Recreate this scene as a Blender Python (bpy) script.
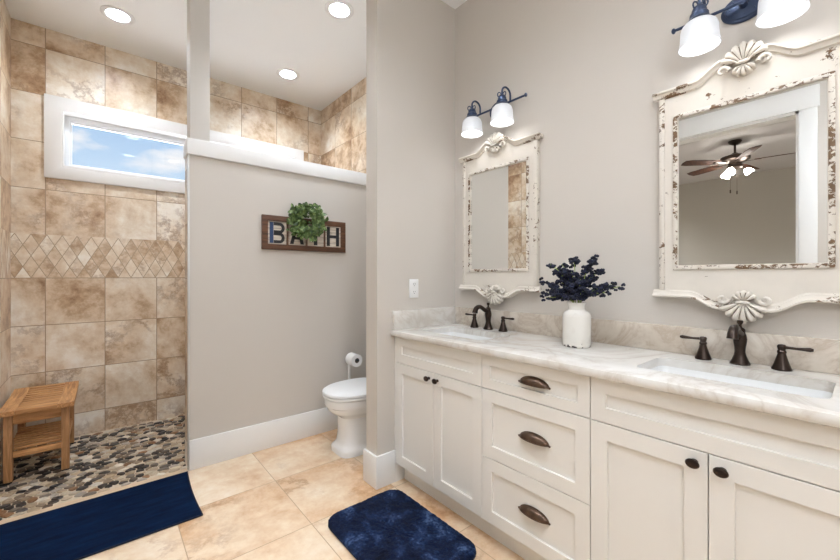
import bpy, bmesh, math, random
from math import pi, sin, cos, radians, sqrt, atan2
from mathutils import Vector, Matrix, noise

for o in list(bpy.data.objects):
    bpy.data.objects.remove(o)
SC = bpy.context.scene
COL = SC.collection

# ------------------------------------------------------------------ camera
cam_d = bpy.data.cameras.new('camera')
cam_d.sensor_width = 36.0
cam_d.lens = 377.4 / 840.0 * 36.0
cam_d.shift_y = -(280 - 276.0) / 840.0
cam_d.clip_start = 0.02
cam = bpy.data.objects.new('camera', cam_d)
COL.objects.link(cam)
cam.location = (0, 0, 1.22)
cam.rotation_euler = (pi / 2, 0, radians(-40.0))
SC.camera = cam

# ------------------------------------------------------------------ view, light levels
SC.view_settings.view_transform = 'Standard'
SC.view_settings.look = 'None'
SC.view_settings.exposure = 1.0
SC.view_settings.gamma = 1.0
SC.view_settings.use_curve_mapping = False
CAN_STRENGTH = 175.0        # recessed ceiling lights, visible and added
BULB_STRENGTH = 13.0        # bulbs of the vanity lights
SHADE_STRENGTH = .5        # their frosted glass
FAN_STRENGTH = 30.0
BED_FILL_STRENGTH = 1500.0        # added, unseen fill lights in the bedroom ceiling
FILL_GLOBE_STRENGTH = 15.0        # fill globe added behind the camera
SKY_STRENGTH = 0.5
GROUND_FILL_STRENGTH = 3.0  # unseen ground made to glow, as upward fill through the window


# ------------------------------------------------------------------ node helper
class NG:
    def __init__(s, tree):
        s.t = tree; s.n = tree.nodes; s.l = tree.links

    def new(s, typ, **kw):
        n = s.n.new(typ)
        for k, v in kw.items():
            setattr(n, k, v)
        return n

    def link(s, a, b):
        s.l.new(a, b)

    def put(s, sock, v):
        if hasattr(v, 'is_output'):
            s.l.new(v, sock)
        else:
            sock.default_value = v

    def math(s, op, a, b=0.0, c=None, clamp=False):
        n = s.new('ShaderNodeMath', operation=op, use_clamp=clamp)
        s.put(n.inputs[0], a); s.put(n.inputs[1], b)
        if c is not None: s.put(n.inputs[2], c)
        return n.outputs[0]

    def vmath(s, op, a, b):
        n = s.new('ShaderNodeVectorMath', operation=op)
        s.put(n.inputs[0], a); s.put(n.inputs[1], b)
        return n.outputs[0]

    def mix(s, f, a, b, blend='MIX'):
        n = s.new('ShaderNodeMix', data_type='RGBA', blend_type=blend)
        s.put(n.inputs[0], f); s.put(n.inputs[6], a); s.put(n.inputs[7], b)
        return n.outputs[2]

    def noise(s, vec, scale, detail=4, rough=.55, dist=0.0, out=0):
        n = s.new('ShaderNodeTexNoise')
        if vec is not None: s.link(vec, n.inputs['Vector'])
        n.inputs['Scale'].default_value = scale
        n.inputs['Detail'].default_value = detail
        n.inputs['Roughness'].default_value = rough
        n.inputs['Distortion'].default_value = dist
        return n.outputs[out]

    def ramp(s, f, stops, interp='LINEAR'):
        n = s.new('ShaderNodeValToRGB')
        n.color_ramp.interpolation = interp
        e = n.color_ramp.elements
        while len(e) > 1: e.remove(e[-1])
        e[0].position = stops[0][0]; e[0].color = c4(stops[0][1])
        for p, c in stops[1:]:
            k = e.new(p); k.color = c4(c)
        s.put(n.inputs[0], f)
        return n.outputs[0]

    def obj_coord(s):
        return s.new('ShaderNodeTexCoord').outputs['Object']

    def sep(s, v):
        n = s.new('ShaderNodeSeparateXYZ'); s.link(v, n.inputs[0]); return n.outputs

    def comb(s, x, y, z):
        n = s.new('ShaderNodeCombineXYZ')
        s.put(n.inputs[0], x); s.put(n.inputs[1], y); s.put(n.inputs[2], z)
        return n.outputs[0]

    def bump(s, h, strength=.3, dist=.01):
        n = s.new('ShaderNodeBump')
        n.inputs['Strength'].default_value = strength
        n.inputs['Distance'].default_value = dist
        s.link(h, n.inputs['Height'])
        return n.outputs[0]


def c4(c):
    if isinstance(c, (int, float)): return (c, c, c, 1)
    return (c[0], c[1], c[2], 1)


def lin(r, g, b):
    f = lambda v: (v / 255 / 12.92) if v / 255 <= .04045 else ((v / 255 + .055) / 1.055) ** 2.4
    return (f(r), f(g), f(b))


def newmat(name):
    m = bpy.data.materials.new(name); m.use_nodes = True
    g = NG(m.node_tree)
    b = m.node_tree.nodes['Principled BSDF']
    return m, g, b


def plain(name, col, rough=.5, metal=0.0, spec=.5, var=0.0, vscale=8, bump=0, bscale=60, sheen=0, coat=0):
    m, g, b = newmat(name)
    b.inputs['Base Color'].default_value = c4(col)
    b.inputs['Roughness'].default_value = rough
    b.inputs['Metallic'].default_value = metal
    b.inputs['Specular IOR Level'].default_value = spec
    if sheen:
        b.inputs['Sheen Weight'].default_value = sheen
    if coat:
        b.inputs['Coat Weight'].default_value = coat
        b.inputs['Coat Roughness'].default_value = .08
    v = g.obj_coord()
    if var:
        f = g.noise(v, vscale, 4)
        dark = tuple(x * (1 - var) for x in col); lite = tuple(min(1, x * (1 + var)) for x in col)
        g.link(g.ramp(f, [(.3, dark), (.7, lite)]), b.inputs['Base Color'])
    if bump:
        g.link(g.bump(g.noise(v, bscale, 3), bump, .004), b.inputs['Normal'])
    return m


def emit(name, col, s):
    m = bpy.data.materials.new(name); m.use_nodes = True
    g = NG(m.node_tree); m.node_tree.nodes.clear()
    e = g.new('ShaderNodeEmission'); e.inputs[0].default_value = c4(col); e.inputs[1].default_value = s
    o = g.new('ShaderNodeOutputMaterial'); g.link(e.outputs[0], o.inputs[0])
    return m


def tile(name, ax, size, off, stops, vein, grout, gw=.004, diamond=False, rough=.35, tone=.16, nscale=2.6):
    """stone tiles on a plane; ax = two axis indices, size/off per axis"""
    m, g, b = newmat(name)
    co = g.obj_coord(); s = g.sep(co)
    u = g.math('DIVIDE', g.math('SUBTRACT', s[ax[0]], off[0]), size[0])
    v = g.math('DIVIDE', g.math('SUBTRACT', s[ax[1]], off[1]), size[1])
    if diamond:
        u, v = g.math('ADD', u, v), g.math('SUBTRACT', u, v)
        eff = (size[0] * size[1] / sqrt(size[0] ** 2 + size[1] ** 2),) * 2
    else:
        eff = size
    fu, fv = g.math('FLOOR', u), g.math('FLOOR', v)
    ru, rv = g.math('SUBTRACT', u, fu), g.math('SUBTRACT', v, fv)
    du = g.math('MULTIPLY', g.math('MINIMUM', ru, g.math('SUBTRACT', 1.0, ru)), eff[0])
    dv = g.math('MULTIPLY', g.math('MINIMUM', rv, g.math('SUBTRACT', 1.0, rv)), eff[1])
    d = g.math('MINIMUM', du, dv)
    mask = g.math('LESS_THAN', d, gw / 2)
    wn = g.new('ShaderNodeTexWhiteNoise', noise_dimensions='3D')
    g.link(g.comb(g.math('ADD', fu, .37), g.math('ADD', fv, .11), off[0] * 3.1 + .5), wn.inputs['Vector'])
    rnd = wn.outputs['Color']; rv_ = wn.outputs['Value']
    sc = g.new('ShaderNodeVectorMath', operation='SCALE'); g.link(rnd, sc.inputs[0]); sc.inputs[3].default_value = 14.0
    vec = g.vmath('ADD', co, sc.outputs[0])
    n1 = g.noise(vec, nscale, 12, .70, .15)
    n1 = g.math('ADD', n1, g.math('MULTIPLY', g.math('SUBTRACT', rv_, .5), tone))
    base = g.ramp(n1, stops)
    n2 = g.noise(vec, nscale * 1.15, 10, .72, .1)
    ridge = g.math('ABSOLUTE', g.math('SUBTRACT', n2, .5))
    rm = g.ramp(ridge, [(0, 1), (.012, .7), (.045, 0)])
    patch = g.ramp(g.noise(vec, nscale * .8, 3, .5), [(.48, 0), (.6, 1)])
    base = g.mix(g.math('MULTIPLY', g.math('MULTIPLY', rm, patch), .6), base, c4(vein))
    n3 = g.noise(vec, 17, 6, .65)
    base = g.mix(.38, base, g.ramp(n3, [(.3, .25), (.7, 1)]), 'SOFT_LIGHT')
    colr = g.mix(mask, base, c4(grout))
    g.link(colr, b.inputs['Base Color'])
    b.inputs['Roughness'].default_value = rough
    h = g.math('SUBTRACT', g.math('MULTIPLY', n1, .25), g.math('MULTIPLY', mask, 1.0))
    g.link(g.bump(h, .35, .003), b.inputs['Normal'])
    return m


def distressed(name, amount, edge=(.20, .115, .055), white=(.73, .675, .595), sc=1.0):
    """chipped white paint over brown wood; amount = share of bare wood"""
    m, g, b = newmat(name)
    co = g.obj_coord(); s = g.sep(co)
    st = g.comb(g.math('MULTIPLY', s[0], 1.0), g.math('MULTIPLY', s[1], .55), g.math('MULTIPLY', s[2], .8))
    rn = g.new('ShaderNodeObjectInfo').outputs['Random']
    st = g.vmath('ADD', st, g.comb(rn, rn, rn))
    a = g.noise(st, 26 * sc, 8, .72, .4)
    big = g.noise(st, 7 * sc, 3, .5)
    f = g.math('ADD', g.math('MULTIPLY', a, .6), g.math('MULTIPLY', big, .4))
    t = .635 - amount * .25
    mask = g.ramp(f, [(t, 0), (t + .012, 1)])
    wood = g.ramp(g.noise(st, 60, 4), [(.3, tuple(x * .55 for x in edge)), (.7, edge)])
    wh = g.ramp(g.noise(st, 18, 5), [(.3, tuple(x * .93 for x in white)), (.7, white)])
    g.link(g.mix(mask, wh, wood), b.inputs['Base Color'])
    b.inputs['Roughness'].default_value = .6
    h = g.math('MULTIPLY', mask, -1.0)
    g.link(g.bump(h, .4, .002), b.inputs['Normal'])
    return m


def wood(name, c1, c2, axis, rough=.5):
    m, g, b = newmat(name)
    s = g.sep(g.obj_coord())
    k = [9, 9, 9]; k[axis] = .9
    v = g.comb(*[g.math('MULTIPLY', s[i], k[i] * 4) for i in range(3)])
    f = g.noise(v, 1.6, 6, .6, .8)
    g.link(g.ramp(f, [(.3, c1), (.68, c2)]), b.inputs['Base Color'])
    b.inputs['Roughness'].default_value = rough
    g.link(g.bump(f, .15, .002), b.inputs['Normal'])
    return m


# ------------------------------------------------------------------ world: blue sky with small clouds
W = bpy.data.worlds.new('sky'); SC.world = W; W.use_nodes = True
wg = NG(W.node_tree); W.node_tree.nodes.clear()
gen = wg.new('ShaderNodeTexCoord').outputs['Generated']
sx = wg.sep(gen)
grad = wg.ramp(sx[2], [(0.0, lin(232, 242, 252)), (.001, lin(232, 242, 252)), (.22, lin(196, 223, 250)), (.42, lin(150, 196, 246)), (1, lin(84, 140, 220))])
cv = wg.comb(wg.math('MULTIPLY', sx[0], 1.0), wg.math('MULTIPLY', sx[1], 1.0), wg.math('MULTIPLY', sx[2], 2.6))
cn = wg.noise(cv, 5.2, 6, .5, .2)
cm = wg.ramp(cn, [(.56, 0), (.66, 1)])
skyc = wg.mix(cm, grad, c4((.97, .98, 1)))
bg = wg.new('ShaderNodeBackground'); below = wg.math('LESS_THAN', sx[2], 0.0)                # fill glow added below the horizon to lift the shower ceiling
wg.link(wg.mix(below, skyc, c4((.92, .95, 1.0))), bg.inputs[0])
wg.link(wg.math('ADD', wg.math('MULTIPLY', below, GROUND_FILL_STRENGTH - SKY_STRENGTH), SKY_STRENGTH), bg.inputs[1])
wo = wg.new('ShaderNodeOutputWorld'); wg.link(bg.outputs[0], wo.inputs[0])


# ------------------------------------------------------------------ geometry helpers
def box(bm, x0, x1, y0, y1, z0, z1, bev=0.0, seg=2, mi=0, M=None):
    t = bmesh.new()
    vs = [t.verts.new((x, y, z)) for z in (z0, z1) for y in (y0, y1) for x in (x0, x1)]
    for f in ((0, 2, 3, 1), (4, 5, 7, 6), (0, 1, 5, 4), (2, 6, 7, 3), (0, 4, 6, 2), (1, 3, 7, 5)):
        t.faces.new([vs[i] for i in f])
    if bev:
        bmesh.ops.bevel(t, geom=t.edges[:], offset=bev, segments=seg, profile=.5, affect='EDGES')
    merge(bm, t, mi, M)


def merge(bm, t, mi=0, M=None):
    vm = {}
    for v in t.verts:
        vm[v] = bm.verts.new(M @ v.co if M is not None else v.co)
    for f in t.faces:
        try:
            k = bm.faces.new([vm[v] for v in f.verts]); k.material_index = mi; k.smooth = True
        except ValueError:
            pass
    t.free()


def lathe(bm, prof, seg=24, M=None, mi=0, sx=1.0, sy=1.0, cap=True):
    """profile of (r, z) spun about z"""
    t = bmesh.new(); rings = []
    for r, z in prof:
        rings.append([t.verts.new((max(r, 1e-5) * cos(2 * pi * i / seg) * sx, max(r, 1e-5) * sin(2 * pi * i / seg) * sy, z)) for i in range(seg)])
    for a, b_ in zip(rings, rings[1:]):
        for i in range(seg):
            t.faces.new((a[i], a[(i + 1) % seg], b_[(i + 1) % seg], b_[i]))
    if cap:
        if prof[0][0] > 1e-4: t.faces.new(rings[0][::-1])
        if prof[-1][0] > 1e-4: t.faces.new(rings[-1])
    merge(bm, t, mi, M)


def tube(bm, pts, r, seg=10, mi=0, M=None, flat=1.0):
    pts = [Vector(p) for p in pts]
    n = len(pts)
    rr = r if isinstance(r, (list, tuple)) else [r] * n
    t = bmesh.new(); rings = []; up = None
    for i, p in enumerate(pts):
        d = (pts[min(i + 1, n - 1)] - pts[max(i - 1, 0)]).normalized()
        if up is None:
            up = Vector((0, 0, 1)) if abs(d.z) < .9 else Vector((1, 0, 0))
        a = d.cross(up)
        if a.length < 1e-4: a = d.cross(Vector((0, 1, 0)))
        a.normalize(); b_ = a.cross(d).normalized(); up = b_
        rings.append([t.verts.new(p + (a * cos(2 * pi * k / seg) + b_ * sin(2 * pi * k / seg) * flat) * rr[i]) for k in range(seg)])
    for a, b_ in zip(rings, rings[1:]):
        for k in range(seg):
            t.faces.new((a[k], a[(k + 1) % seg], b_[(k + 1) % seg], b_[k]))
    t.faces.new(rings[0][::-1]); t.faces.new(rings[-1])
    merge(bm, t, mi, M)


def ball(bm, c, r, sub=2, mi=0, sc=(1, 1, 1), M=None):
    t = bmesh.new()
    bmesh.ops.create_icosphere(t, subdivisions=sub, radius=1)
    for v in t.verts:
        v.co = Vector((v.co.x * r * sc[0] + c[0], v.co.y * r * sc[1] + c[1], v.co.z * r * sc[2] + c[2]))
    merge(bm, t, mi, M)


def plate(bm, outer, holes, t0, t1, fn, mi=0, bev=0.0, bevsel=None):
    """flat plate with holes: 2-D loops (a, b), thickness t0..t1; fn(a, b, t) -> 3-D"""
    t = bmesh.new()
    edges = []; loops = []
    for lp in [outer] + list(holes):
        vs = [t.verts.new((p[0], p[1], 0)) for p in lp]
        loops.append(vs)
        for i in range(len(vs)):
            edges.append(t.edges.new((vs[i], vs[(i + 1) % len(vs)])))
    if holes:
        bmesh.ops.triangle_fill(t, edges=edges, use_beauty=True)
    else:
        t.faces.new(loops[0])
    top = list(t.faces)
    low = {v: t.verts.new((v.co.x, v.co.y, 1)) for v in list(t.verts)}
    for f in top:
        t.faces.new([low[v] for v in reversed(f.verts)])
    for vs in loops:
        for i in range(len(vs)):
            a, b_ = vs[i], vs[(i + 1) % len(vs)]
            t.faces.new((a, b_, low[b_], low[a]))
    for v in t.verts:
        v.co = Vector(fn(v.co.x, v.co.y, t1 if v.co.z > .5 else t0))
    bmesh.ops.recalc_face_normals(t, faces=t.faces[:])
    if bev:
        es = [e for e in t.edges if len(e.link_faces) == 2 and e.calc_face_angle(0) > .5 and (bevsel is None or bevsel(e))]
        bmesh.ops.bevel(t, geom=es, offset=bev, segments=2, profile=.5, affect='EDGES', clamp_overlap=True)
    merge(bm, t, mi)


def rect(a0, a1, b0, b1):
    return [(a0, b0), (a1, b0), (a1, b1), (a0, b1)]


def rrect(a0, a1, b0, b1, r, n=6):
    out = []
    for cx_, cy_, s in ((a1 - r, b1 - r, 0), (a0 + r, b1 - r, 1), (a0 + r, b0 + r, 2), (a1 - r, b0 + r, 3)):
        for i in range(n + 1):
            an = (s + i / n) * pi / 2
            out.append((cx_ + r * cos(an), cy_ + r * sin(an)))
    return out


def loft(bm, rings, mi=0, cap0=True, cap1=True, M=None):
    t = bmesh.new()
    R = [[t.verts.new(p) for p in r] for r in rings]
    n = len(R[0])
    for a, b_ in zip(R, R[1:]):
        for k in range(n):
            t.faces.new((a[k], a[(k + 1) % n], b_[(k + 1) % n], b_[k]))
    if cap0: t.faces.new(R[0][::-1])
    if cap1: t.faces.new(R[-1])
    merge(bm, t, mi, M)


def obj(name, bm, mats, parent=None, angle=35, recalc=True):
    if recalc:
        bmesh.ops.recalc_face_normals(bm, faces=bm.faces[:])
    me = bpy.data.meshes.new(name)
    bm.to_mesh(me); bm.free()
    me.shade_smooth()
    me.set_sharp_from_angle(angle=radians(angle))
    for m in (mats if isinstance(mats, (list, tuple)) else [mats]):
        me.materials.append(m)
    o = bpy.data.objects.new(name, me); COL.objects.link(o)
    if parent is not None: o.parent = parent
    return o


def tag(o, label, cat, group=None):
    o['label'] = label; o['category'] = cat
    if group: o['group'] = group
    return o


def thing(name, label, cat, loc=(0, 0, 0), rz=0, group=None):
    o = bpy.data.objects.new(name, None); COL.objects.link(o)
    o.empty_display_size = .05
    o.location = loc; o.rotation_euler = (0, 0, rz)
    return tag(o, label, cat, group)


def struct(name, bm, mats, parent=None, **kw):
    o = obj(name, bm, mats, parent, **kw)
    if parent is None: o['kind'] = 'structure'
    return o


def dup(root, loc, label=None, group=None, rz=None):
    r = root.copy(); COL.objects.link(r); r.location = loc
    if rz is not None: r.rotation_euler = (0, 0, rz)
    if label: r['label'] = label
    if group: r['group'] = group
    for ch in list(root.children):
        c = ch.copy(); COL.objects.link(c); c.parent = r
        for gch in list(ch.children):
            d = gch.copy(); COL.objects.link(d); d.parent = c
    return r


B = bmesh.new
fX = lambda a, b, t: (t, a, b)      # plate in the Y-Z plane
fY = lambda a, b, t: (a, t, b)      # plate in the X-Z plane
fZ = lambda a, b, t: (a, b, t)      # plate in the X-Y plane

# ------------------------------------------------------------------ materials
PAINT = plain('wall_paint', (.61, .565, .51), .75, bump=.12, bscale=140)
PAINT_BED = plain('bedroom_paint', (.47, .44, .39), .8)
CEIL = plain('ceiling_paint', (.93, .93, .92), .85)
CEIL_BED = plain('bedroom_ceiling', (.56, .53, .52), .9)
TRIM = plain('white_trim', (.82, .81, .79), .35)
CABINET = plain('cabinet_paint', (.81, .79, .745), .38)
BRONZE = plain('oil_rubbed_bronze', (.045, .032, .026), .28, .85, var=.3, vscale=20)
BRONZE_L = plain('antique_bronze', (.13, .085, .06), .32, .9, var=.3, vscale=30)
IRON = plain('iron_blue_reflection', (.045, .066, .125), .35, .5)  # dark bluish finish, with extra blue painted in for reflections
PORC = plain('white_porcelain', (.83, .83, .82), .12, coat=.5)
PLASTIC = plain('white_plastic', (.85, .85, .84), .4)
DARK = plain('dark_slot', (.02, .02, .02), .7)
MIRROR, _g, _b = newmat('mirror_silver')
_b.inputs['Base Color'].default_value = (.88, .89, .88, 1); _b.inputs['Metallic'].default_value = 1; _b.inputs['Roughness'].default_value = 0.0
STOPS = [(.30, lin(134, 100, 70)), (.39, lin(184, 154, 122)), (.46, lin(211, 188, 160)), (.54, lin(224, 208, 186)), (.64, lin(240, 232, 218))]
TILE_BACK = tile('travertine_tile_back', (0, 2), (.3365, .345), (.0105, .13), STOPS, lin(128, 90, 58), lin(160, 136, 110), .005)
TILE_SIDE = tile('travertine_tile_side', (1, 2), (.3365, .345), (3.893 - .33, .13), STOPS, lin(128, 90, 58), lin(160, 136, 110), .005)
TILE_LOW = tile('travertine_tile_low', (0, 2), (.3365, .345), (.0105, .17), STOPS, lin(128, 90, 58), lin(160, 136, 110), .005)
TILE_LOW_S = tile('travertine_tile_low_side', (1, 2), (.3365, .345), (3.893 - .33, .17), STOPS, lin(128, 90, 58), lin(160, 136, 110), .005)
BAND_B = tile('diamond_band_back', (0, 2), (.082, .158), (.01, 1.208), STOPS, lin(150, 116, 84), lin(172, 150, 124), .0045, True, tone=.07)
BAND_S = tile('diamond_band_side', (1, 2), (.082, .158), (.01, 1.208), STOPS, lin(150, 116, 84), lin(172, 150, 124), .0045, True, tone=.07)
FSTOPS = [(.28, lin(168, 120, 80)), (.38, lin(206, 163, 122)), (.46, lin(220, 187, 152)), (.56, lin(230, 206, 176)), (.70, lin(239, 223, 202))]
TILE_FLOOR = tile('travertine_floor', (0, 1), (.505, .51), (.28, .235), FSTOPS, lin(166, 118, 76), lin(186, 156, 124), .004, rough=.3, nscale=2.0, tone=.1)
CURB = plain('threshold_stone', lin(206, 180, 150), .4, var=.1)

# marble
MARBLE, g, b = newmat('white_quartzite')
co = g.obj_coord()
n1 = g.noise(co, 2.4, 7, .6, 1.6)
ridge = g.ramp(g.math('ABSOLUTE', g.math('SUBTRACT', n1, .5)), [(0, 1), (.03, .45), (.1, 0)])
n2 = g.noise(co, 1.3, 5, .6, .8)
basec = g.ramp(n2, [(.3, lin(206, 200, 190)), (.5, lin(222, 219, 213)), (.7, lin(230, 228, 224))])
g.link(g.mix(g.math('MULTIPLY', ridge, .4), basec, c4(lin(176, 160, 142))), b.inputs['Base Color'])
b.inputs['Roughness'].default_value = .16

SPLASH, g, b = newmat('taupe_quartzite')
co = g.obj_coord()
n1 = g.noise(co, 3.5, 7, .62, 1.8)
ridge = g.ramp(g.math('ABSOLUTE', g.math('SUBTRACT', n1, .5)), [(0, 1), (.03, .5), (.1, 0)])
n2 = g.noise(co, 2.3, 5, .6, .8)
basec = g.ramp(n2, [(.3, lin(196, 184, 168)), (.5, lin(212, 203, 190)), (.7, lin(224, 218, 208))])
g.link(g.mix(g.math('MULTIPLY', ridge, .5), basec, c4(lin(164, 144, 124))), b.inputs['Base Color'])
b.inputs['Roughness'].default_value = .2

# ------------------------------------------------------------------ the room
XW, XL, YP, YQ, YS, H = 1.84, -.50, 1.82, 2.75, 3.893, 3.04
XP = 1.205                       # free end of the partition
PT = .115                        # wall thickness
YR = -1.3                        # wall behind the camera

bm = B(); box(bm, XL, XW, YR, 2.735, -.1, 0)
struct('floor', bm, TILE_FLOOR)
bm = B(); box(bm, XL, .405, 2.735, 2.782, -.1, .002)
struct('trim_threshold', bm, CURB)

bm = B(); box(bm, -5.15, XL, -2.2, 4.1, -.1, -.001)
struct('floor_bedroom', bm, plain('bedroom_carpet', (.34, .30, .25), .95, bump=.5, bscale=200))
CANS = [(.078, 3.37), (1.236, 2.33), (1.275, 3.37), (.30, 1.75), (.30, .80), (.85, .90), (.30, -.45), (1.0, -.55)]  # those outside shower and toilet are added fill, out of view
BED_FILL_CANS = [(-2.3, -.9), (-2.3, 3.2), (-3.6, 3.3), (-3.6, -1.2)]  # added to brighten the bedroom, clear of the mirror's view
def circ(x, y, r, n=32): return [(x + r * cos(2 * pi * i / n), y + r * sin(2 * pi * i / n)) for i in range(n)]
bm = B(); plate(bm, rect(XL - .06, XW + .12, YR - .1, YS + .15), [circ(x, y, .0655) for x, y in CANS], H, H + .1, fZ)
struct('ceiling', bm, CEIL)
bm = B(); plate(bm, rect(-5.27, XL - .06, -2.3, 4.2), [circ(x, y, .0655) for x, y in BED_FILL_CANS], H, H + .1, fZ)
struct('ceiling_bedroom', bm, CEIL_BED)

# painted walls
bm = B(); box(bm, XW, XW + .12, YR, YQ + PT, -.1, H)
struct('wall_right', bm, PAINT)
bm = B(); box(bm, XL - .12, XW + .12, YR - .12, YR, -.1, H)
struct('wall_rear', bm, PAINT)
DY0, DY1, DZ = .353, 1.30, 2.50                       # doorway to the bedroom
bm = B(); plate(bm, [(YR, -.1), (DY0, -.1), (DY0, DZ), (DY1, DZ), (DY1, -.1), (2.68, -.1), (2.68, H), (YR, H)], [], XL - .12, XL, fX)
struct('wall_left', bm, PAINT)
bm = B(); box(bm, XP, XW, YP, YP + PT, -.1, H)
struct('wall_partition', bm, PAINT)
PX = .418                                             # free end of the half wall
bm = B(); box(bm, PX, XW, YQ, YQ + PT - .012, -.1, 1.985)
struct('wall_half', bm, PAINT)
bm = B(); box(bm, PX - .01, XW, YQ + PT - .012, YQ + PT, -.1, 1.985)
box(bm, PX - .011, PX - .0005, YQ + .022, YQ + PT, -.1, 1.985)
struct('wall_half_tile', bm, TILE_LOW)
bm = B(); box(bm, PX - .013, PX - .0005, YQ - .001, YQ + .021, 0.003, 1.985, .002)
struct('trim_corner', bm, plain('corner_bead', (.62, .61, .58), .3, .3))
bm = B(); box(bm, PX - .018, XW, YQ - .018, YQ + PT + .018, 1.985, 2.085, .003)
struct('trim_cap', bm, TRIM)
bm = B(); box(bm, PX, .528, YQ - .002, YQ + PT - .002, 2.085, H, .002)
struct('wall_post', bm, plain('post_paint', (.66, .63, .585), .6))

# tiled shower walls: (upper tiles / diamond band / lower tiles) in one mesh each
ZB0, ZB1 = 1.208, 1.524
WX0, WX1, WZ0, WZ1 = -.240, 1.545, 2.035, 2.465       # window opening
bm = B()
plate(bm, rect(XL - .12, XW + .12, ZB1, H), [rect(WX0, WX1, WZ0, WZ1)], YS, YS + .15, fY)
box(bm, XL - .12, XW + .12, YS, YS + .15, ZB0, ZB1, mi=1)
box(bm, XL - .12, XW + .12, YS, YS + .15, -.1, ZB0, mi=2)
struct('wall_shower_back', bm, [TILE_BACK, BAND_B, TILE_LOW])
for nm, x0, x1, y0 in (('wall_shower_left', XL - .12, XL, 2.68), ('wall_shower_right', XW, XW + .12, YQ + PT)):
    bm = B()
    box(bm, x0, x1, y0, YS, ZB1, H)
    box(bm, x0, x1, y0, YS, ZB0, ZB1, mi=1)
    box(bm, x0, x1, y0, YS, -.1, ZB0, mi=2)
    struct(nm, bm, [TILE_SIDE, BAND_S, TILE_LOW_S])

# bedroom shell
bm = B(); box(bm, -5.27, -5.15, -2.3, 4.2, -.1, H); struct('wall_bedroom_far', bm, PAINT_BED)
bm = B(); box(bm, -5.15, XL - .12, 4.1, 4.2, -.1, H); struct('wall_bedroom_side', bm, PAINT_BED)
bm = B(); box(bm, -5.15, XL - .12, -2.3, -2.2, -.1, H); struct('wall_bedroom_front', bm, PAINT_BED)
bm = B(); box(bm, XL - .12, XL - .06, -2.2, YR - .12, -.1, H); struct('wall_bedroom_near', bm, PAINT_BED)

# doorway casing and jamb
bm = B()
for x0, x1 in ((XL, XL + .018), (XL - .138, XL - .12)):
    box(bm, x0, x1, DY0 - .10, DY0, 0, DZ, .003)
    box(bm, x0, x1, DY1, DY1 + .10, 0, DZ, .003)
    box(bm, x0, x1 + .004, DY0 - .112, DY1 + .112, DZ, DZ + .165, .003)
box(bm, XL - .12, XL, DY0, DY0 + .018, 0, DZ); box(bm, XL - .12, XL, DY1 - .018, DY1, 0, DZ)
box(bm, XL - .12, XL, DY0, DY1, DZ - .018, DZ)
struct('door_1', bm, TRIM)

# baseboards
BH, BT = .187, .015
bm = B(); box(bm, PX - .006, XW, YQ - BT, YQ - .0005, 0, BH, .003)
struct('baseboard_half', bm, TRIM)
bm = B()
plate(bm, [(XP - BT, YP - BT), (1.327, YP - BT), (1.327, YP - .0005), (XP - .0005, YP - .0005), (XP - .0005, YP + PT + .0005), (XW, YP + PT + .0005), (XW, YP + PT + BT), (XP - BT, YP + PT + BT)], [], 0, BH, fZ, bev=.003)
box(bm, 1.327, 1.389, YP - BT, YP - .0005, 0, .106)
struct('baseboard_partition', bm, TRIM)
bm = B(); box(bm, XW - BT, XW - .0005, YP + PT + BT, YQ - BT, 0, BH, .003)
struct('baseboard_alcove', bm, TRIM)
bm = B(); box(bm, XL, XL + BT, DY1 + .1, 2.66, 0, BH, .003); box(bm, XL, XL + BT, YR, DY0 - .1, 0, BH, .003)
struct('baseboard_left', bm, TRIM)

# pebble floor of the shower: sliced stones set in light grout
random.seed(7)
PX0, PX1, PY0, PY1 = XL, XW, 2.782, YS
pts = []
sp = .046
j = 0
yy = PY0 - .05
while yy < PY1 + .05:
    xx = PX0 - .08 + (sp * .5 if j % 2 else 0)
    while xx < PX1 + .08:
        pts.append((xx + random.uniform(-.38, .38) * sp, yy + random.uniform(-.38, .38) * sp * .7)); xx += sp * 1.25
    yy += sp * .78; j += 1
pal = [lin(200, 184, 160), lin(170, 158, 144), lin(186, 164, 136), lin(38, 34, 32), lin(58, 52, 48), lin(84, 76, 70), lin(110, 98, 86), lin(140, 120, 98), lin(176, 154, 126), lin(208, 190, 164), lin(228, 216, 198), lin(146, 106, 72), lin(96, 82, 70), lin(48, 42, 40), lin(196, 176, 150), lin(30, 28, 28)]
grid = {}
for i, p in enumerate(pts):
    grid.setdefault((int(p[0] // .1), int(p[1] // .1)), []).append(i)
bm = B()
cl = bm.loops.layers.float_color.new('stone')
gr = lin(196, 178, 154)
box(bm, PX0, PX1, PY0, PY1, -.1, -.004)
for f in bm.faces:
    for l in f.loops: l[cl] = (*gr, 1)
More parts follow.
